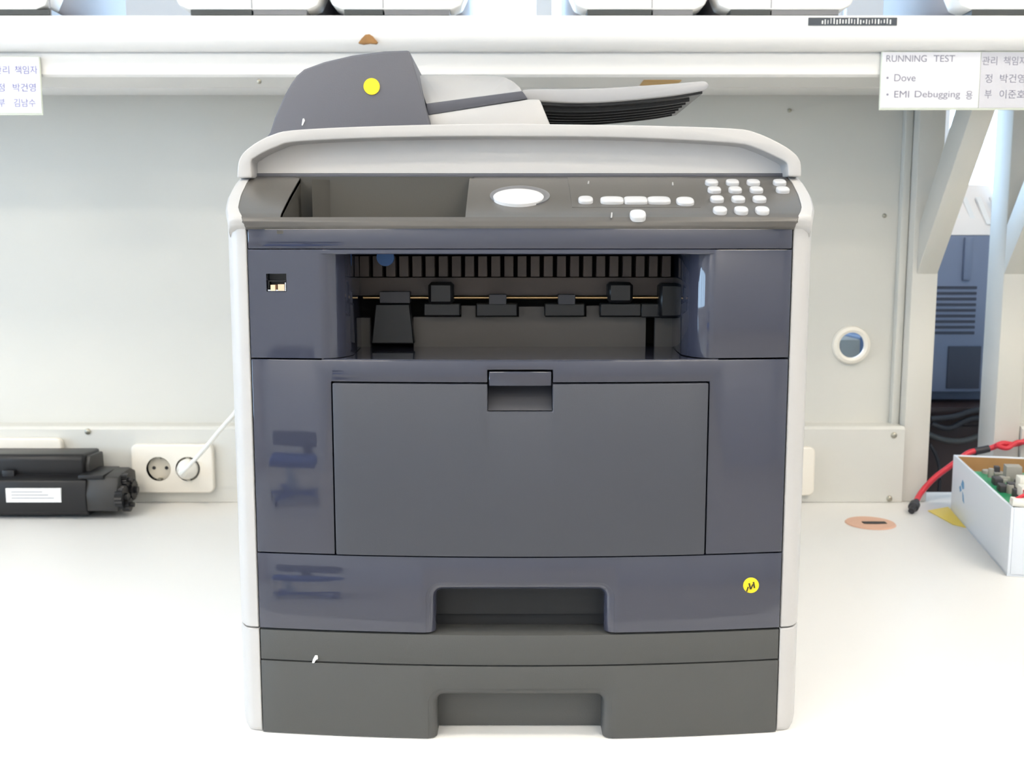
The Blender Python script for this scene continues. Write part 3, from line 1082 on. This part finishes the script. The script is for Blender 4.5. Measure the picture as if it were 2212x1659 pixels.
def device(x0p, x1p, lab, slit, bot=21):
    z0_ = SH1
    a, b = P(x0p, 12, YD).x, P(x1p, 12, YD).x
    t = thing('shelf_printer', lab, 'printer', ((a + b) / 2, YD + .13, z0_), 'white printers on the shelf')
    zb_ = z0_ + .006
    body = [(a + .020, zb_), (b - .020, zb_), (b - .008, zb_ + .005), (b - .001, zb_ + .020), (b, zb_ + .045), (b, zb_ + .15), (b - .012, zb_ + .165), (a + .012, zb_ + .165),
            (a, zb_ + .15), (a, zb_ + .045), (a + .001, zb_ + .020), (a + .008, zb_ + .005)]
    prism('front_shell', body, YD, YD + .040, 'y', 'device', t, .003, 2)
    xc_ = (a + b) / 2
    prism('body', [(xc_ + (x - xc_) * .985, z if z < zb_ + .1 else z - .003) for x, z in body], YD + .0385, YD + .26, 'y', 'device_shaded', t, .003, 2)
    xm = a + (b - a) * slit
    box('foot_slit', a + .022, xm, YD + .001, YD + .2, z0_ + .0002, zb_ + .0003, 'device_dark', t)
    box('base', xm + .002, b - .022, YD + .002, YD + .2, z0_ + .0002, zb_ + .0003, 'adf_band', t)
    box('tray_seam', xm, xm + .0012, YD - .0004, YD + .001, zb_ + .002, zb_ + .10, 'label_line', t)
    box('paper_slot', a + .02, b - .02, YD - .0004, YD + .02, zb_ + .11, zb_ + .118, 'device_dark', t)


device(-210, 112, 'white printer at the far left end of the shelf', .98)
device(372, 700, 'white printer on the shelf above the left of the document feeder', .52)
device(704, 1010, 'white printer on the shelf directly above the document feeder', .40)
device(1230, 1536, 'white printer on the shelf above the feeder tray tip', .58)
device(1540, 1852, 'white printer on the shelf just left of the black label tape', .40)
device(2062, 2380, 'white printer on the shelf above the RUNNING TEST sign', .5)

# ================================================================== desk ring, yellow paper
rc = Q(1880, 1131, 0)
g = thing('desk_grommet', 'salmon pink cable ring set in the desk right of the printer', 'cable grommet', rc)
lathe('rim', [(.014, .0002), (.014, .0022), (.027, .0026), (.033, .0018), (.0345, .0002), (.014, .0002)], 'copper', g, Matrix.Translation(rc), 40, 1.0, False)
lathe('cap', [(.0001, .0003), (.0138, .0003), (.0138, .0020), (.0001, .0021)], 'copper', g, Matrix.Translation(rc), 32)
mk('slot', [rc + Vector(v) for v in box_vf(-.012, .020, -.010, .0005, .0005, .0031)[0]], box_vf(0, 1, 0, 1, 0, 1)[1], 'dark_hole', g)

yp = [Q(x, y, 0) for x, y in ((2004, 1104), (2048, 1096), (2096, 1143), (2058, 1134))]
tag(mk('yellow_paper', [v + Vector((0, 0, .0003)) for v in yp] + [v + Vector((0, 0, .0010)) for v in yp],
       [(0, 1, 2, 3), (7, 6, 5, 4), (0, 4, 5, 1), (1, 5, 6, 2), (2, 6, 7, 3), (3, 7, 4, 0)], 'yellow_paper'), 'scrap of yellow paper on the desk beside the white box', 'paper')

# ================================================================== open white box with circuit boards
fb_ = Q(2175, 1245, 0)
bb_ = Q(2053, 1101, 0)
dv = (bb_ - fb_)
LEN = dv.length
ang = math.atan2(-dv.x, dv.y)
TB = Matrix.Translation(fb_) @ Matrix.Rotation(ang, 4, 'Z')      # local x right, y back
BW, BH, TH = .30, .083, .0035
bx = thing('component_box', 'open white carton with brown inside holding circuit boards', 'box', TB @ Vector((BW / 2, LEN / 2, 0)))
box('carton_floor', 0, BW, 0, LEN, .0004, .003, 'card_white', bx, T=TB)
for q in ((0, TH, 0, LEN), (BW - TH, BW, 0, LEN), (TH, BW - TH, 0, TH), (TH, BW - TH, LEN - TH, LEN)):
    box('carton_wall', *q, .001, BH, 'card_white', bx, .0008, T=TB)
e = .0006
for q in ((TH, TH + e, TH, LEN - TH), (BW - TH - e, BW - TH, TH, LEN - TH), (TH, BW - TH, TH, TH + e), (TH, BW - TH, LEN - TH - e, LEN - TH)):
    box('carton_lining', *q, .003, BH - .002, 'card_brown', bx, T=TB)
box('carton_lining', TH, BW - TH, TH, LEN - TH, .003, .0036, 'card_brown', bx, T=TB)
for pts in ([(.262, .052), (.255, .060), (.246, .058), (.243, .050), (.252, .047)], [(.272, .046), (.264, .050), (.258, .044), (.266, .040)], [(.252, .044), (.244, .040), (.238, .030), (.247, .032)]):
    V, F = prism_vf([(y, z) for y, z in pts], -.0003, .0004, 'x')
    mk('blue_mark', V, F, 'card_blue', bx, T=TB)
for k in range(2):
    box('faint_print', .022, .09, -.0003, .0004, .030 - .006 * k, .0335 - .006 * k, 'card_teal', bx, T=TB)


def board(lab, x0_, x1_, y0_, y1_, z, tilt, comps):
    T = TB @ Matrix.Translation(((x0_ + x1_) / 2, (y0_ + y1_) / 2, z)) @ Matrix.Rotation(tilt[0], 4, 'X') @ Matrix.Rotation(tilt[1], 4, 'Y') @ Matrix.Rotation(tilt[2], 4, 'Z')
    w, d = (x1_ - x0_) / 2, (y1_ - y0_) / 2
    t = thing('circuit_board', lab, 'circuit board', T @ Vector((0, 0, 0)), 'circuit boards in the carton')
    box('board', -w, w, -d, d, -.0008, .0008, 'pcb', t, T=T)
    for kind, cx_, cy_, sx_, sy_, hh in comps:
        nm, m = {'i': ('chip', 'ic'), 'c': ('capacitor', 'can'), 'w': ('connector', 'connector'), 'h': ('heat_sink', 'can')}[kind]
        if kind == 'c':
            lathe(nm, [(sx_, .0008), (sx_, hh), (sx_ * .9, hh + .001), (.0001, hh + .001)], m, t, T @ Matrix.Translation((cx_, cy_, 0)), 16)
        else:
            box(nm, cx_ - sx_, cx_ + sx_, cy_ - sy_, cy_ + sy_, .0008, hh, m, t, .0006, T=T)


rc_ = random.Random(4)
comps = [('i', -.06, .08, .014, .010, .008), ('h', -.085, .085, .010, .008, .022), ('i', -.02, .06, .012, .012, .004), ('c', -.07, .055, .006, 0, .018), ('c', -.052, .052, .006, 0, .018), ('w', -.03, -.02, .012, .010, .018),
         ('w', -.055, -.055, .014, .008, .012), ('i', .02, .0, .016, .016, .004), ('w', .03, -.07, .02, .006, .012), ('h', .0, .10, .03, .008, .020), ('c', .05, .05, .007, 0, .02), ('i', .06, -.03, .012, .010, .005),
         ('c', -.085, .02, .005, 0, .012), ('i', -.075, -.015, .009, .012, .006), ('i', -.05, .015, .010, .008, .007), ('c', -.02, .02, .005, 0, .016)]
for k in range(64):
    kind = rc_.choice('iicchw') if k % 6 else 'h'
    comps.append((kind, -.115 + .085 * rc_.random(), -.11 + .235 * rc_.random(), rc_.uniform(.003, .007), rc_.uniform(.003, .009), rc_.uniform(.004, .014)))
board('green circuit board crowded with parts, uppermost in the white carton', .020, .270, .02, LEN - .05, .062, (.06, 0, .03), comps)
board('green circuit board lying underneath in the white carton', .012, .275, .015, LEN - .02, .022, (0, .01, 0), comps[:6])
rl = thing('wire_bundle', 'bundle of red wires with white plugs on the carton front edge', 'wires', TB @ Vector((.05, .03, .09)))
tube('wire', [TB @ Vector(v) for v in ((.004, .012, .088), (.02, .022, .094), (.045, .030, .100), (.09, .05, .095), (.14, .06, .088))], .0022, 'red', rl)
tube('wire', [TB @ Vector(v) for v in ((.030, .010, .088), (.040, .020, .097), (.055, .028, .099), (.10, .03, .094), (.16, .03, .090))], .0028, 'red', rl)
tube('wire', [TB @ Vector(v) for v in ((.02, .030, .096), (.05, .045, .103), (.08, .07, .098), (.13, .09, .090))], .0022, 'red', rl)
box('plug', -.006, .010, .006, .020, .083, .092, 'connector', rl, .001, T=TB @ Matrix.Rotation(.1, 4, 'Y'))
box('plug', .018, .044, .030, .050, .088, .101, 'connector', rl, .001, T=TB)
box('plug', .024, .046, .062, .082, .090, .106, 'connector', rl, .001, T=TB)

# red test lead that runs behind the carton
c0 = Q(1966, 1104, .006)
lead = thing('test_lead', 'red cable with dark connector lying behind the white carton', 'cable', c0)
pts = [Q(1975, 1092, .010), P(1990, 1064, .735), P(2018, 1033, .738), P(2047, 1011, .742), P(2075, 990, .747), P(2098, 976, .752), P(2140, 968, .752), P(2165, 958, .752), P(2190, 960, .752), P(2225, 952, .75), P(2290, 955, .74)]
tube('lead', pts, .0042, 'red', lead, 12)
tube('sleeve', [P(2106, 975, .752), P(2122, 972, .752), P(2136, 969, .752)], .0056, 'sleeve', lead, 12)
tube('second_strand', [P(2150, 962, .745), P(2175, 968, .745), P(2200, 955, .745), P(2240, 958, .742), P(2290, 950, .74)], .0036, 'red', lead, 10)
d_ = (pts[1] - pts[0]).normalized()
T = Matrix.Translation(pts[0]) @ Vector((0, 0, 1)).rotation_difference(d_).to_matrix().to_4x4()
lathe('connector', [(.0001, -.018), (.0045, -.018), (.0050, -.008), (.0075, -.006), (.0075, .004), (.0050, .006), (.0044, .014), (.0001, .014)], 'sleeve', lead, T, 16)

# ================================================================== things behind the bench
cab = thing('side_cabinet', 'low dark brown cabinet behind the gap between bench posts', 'cabinet', (.95, 1.45, FLOOR_Z))
box('carcass', .60, 1.35, 1.22, 1.75, FLOOR_Z, .062, 'cab_brown', cab, .003)
box('top', .585, 1.365, 1.205, 1.765, .062, .078, 'cab_brown', cab, .002)
box('rear_panel', .64, 1.31, 1.214, 1.2205, FLOOR_Z + .08, .04, 'cab_brown', cab, .001)
crt = thing('crt_monitor', 'bulky beige tube monitor with a shaded, slotted back behind the bench posts', 'monitor', (.93, 1.42, .078))
YC = 1.26
zc = lambda py: P(2080, py, YC).z
cx0, cx1 = .655, 1.03
foot = box('stand', .74, .95, 1.30, 1.55, .0785, .100, 'crt', crt, .006)
z0_, z1_ = .100, zc(508)
ring_b = [(cx0 + .05, YC + .06), (cx0 + .09, YC + .012), (cx0 + .13, YC), (cx1 - .12, YC), (cx1 - .08, YC + .012), (cx1 - .04, YC + .06), (cx1 + .02, YC + .33), (cx0 - .04, YC + .33)]
hull = prism('rear_shell', ring_b, z0_, z1_, 'z', 'crt', crt, .004, 2)
ring_a = [Vector((x, y, z1_)) for x, y in ring_b]
ring_c = [Vector((x * 1.0, YC + .12 + (y - YC) * .65, z1_ + .105)) for x, y in ring_b]
V, F = loft_vf([ring_a, ring_c])
topc_ = mk('top_shell', V, F, 'crt_top', crt, .003, 2)
for k in range(11):
    x = cx0 + .05 + .028 * k
    V, F = prism_vf([(YC + .030, z1_ + .019), (YC + .085, z1_ + .0745), (YC + .082, z1_ + .0775), (YC + .027, z1_ + .022)], x, x + .010, 'x')
    mk('top_slot', V, F, 'lid_grey', topc_)
zv0, zv1 = zc(722), zc(612)
for k in range(9):
    z = zv0 + (zv1 - zv0) * k / 9
    box('vent_slot', cx0 + .125, cx1 - .125, YC - .0012, YC + .003, z, z + .0055, 'crt_dark', hull)
box('rear_rib', cx1 - .155, cx1 - .140, YC - .006, YC + .002, zv1 + .006, z1_ - .004, 'crt', hull, .002)
box('connector_plate', cx0 + .20, cx1 - .11, YC - .003, YC + .002, z0_ + .008, zc(748), 'crt_dark', hull, .001)
box('bezel', cx0 - .06, cx1 + .04, YC + .33, YC + .38, z0_ - .005, z1_ + .08, 'crt', crt, .008)
for k, pts in enumerate(([(2010, 905), (2060, 900), (2100, 888), (2150, 880)], [(2005, 938), (2040, 950), (2080, 952), (2120, 940), (2160, 930)], [(2012, 915), (2050, 925), (2095, 905), (2150, 902)], [(2008, 960), (2022, 985), (2030, 1020), (2028, 1060)])):
    lab = ['black cable highest behind the bench gap', 'grey cable sagging lowest behind the bench gap', 'black cable middle of those behind the bench gap', 'thin dark cable hanging down beside the left bench post'][k]
    t = tag(tube('loose_cable', [P(x, y, 1.19) for x, y in pts], .0055 if k < 3 else .003, 'sleeve' if k != 1 else 'matte_char'), lab, 'cable')
tw = thing('computer_tower', 'grey computer case seen through the round hole in the panel', 'computer', (.56, 1.05, FLOOR_Z))
xw = P(1838, 745, .93).x
zw = P(1838, 733, .93).z
box('case', xw - .017, xw + .016, .93, 1.17, FLOOR_Z, zw, 'tower', tw, .003)
box('side_cover', xw - .045, xw - .017, .935, 1.165, FLOOR_Z, zw - .002, 'tower_blue', tw, .003)
box('side_cover', xw + .016, xw + .045, .935, 1.165, FLOOR_Z, zw + .004, 'tower_blue', tw, .003)

# ================================================================== office chair behind the viewer (mirrored in the glossy cover)
ch = thing('office_chair', 'blue fabric office chair standing behind the viewer, mirrored in the printer front', 'chair', (-1.15, -2.05, FLOOR_Z))
sz = FLOOR_Z + .45
prism('seat', rrect(-1.15, -2.05, .50, .48, .08), sz, sz + .08, 'z', 'chair_blue', ch, .02, 3)
prism('backrest', rrect(-1.15, sz + .27, .46, .20, .07), -2.32, -2.26, 'y', 'chair_grey', ch, .02, 3)
box('back_bar', -1.18, -1.12, -2.335, -2.32, sz - .02, sz + .33, 'chair_frame', ch, .004)
box('back_bar_foot', -1.18, -1.12, -2.335, -2.05, sz - .035, sz - .001, 'chair_frame', ch, .004)
lathe('gas_lift', [(.0001, .06), (.028, .06), (.028, .25), (.02, .25), (.02, .42), (.0001, .42)], 'chair_metal', ch, Matrix.Translation((-1.15, -2.05, FLOOR_Z)), 20)
for k in range(5):
    a = 2 * math.pi * k / 5 + .3
    T = Matrix.Translation((-1.15, -2.05, FLOOR_Z)) @ Matrix.Rotation(a, 4, 'Z')
    lg = box('base_arm', 0, .30, -.022, .022, .055, .085, 'chair_blue', ch, .006, T=T)
    lathe('caster', [(.0001, -.012), (.026, -.012), (.027, 0), (.026, .012), (.0001, .012)], 'chair_frame', lg, T @ Matrix.Translation((.28, 0, .0275)) @ Matrix.Rotation(math.pi / 2, 4, 'X'), 20)
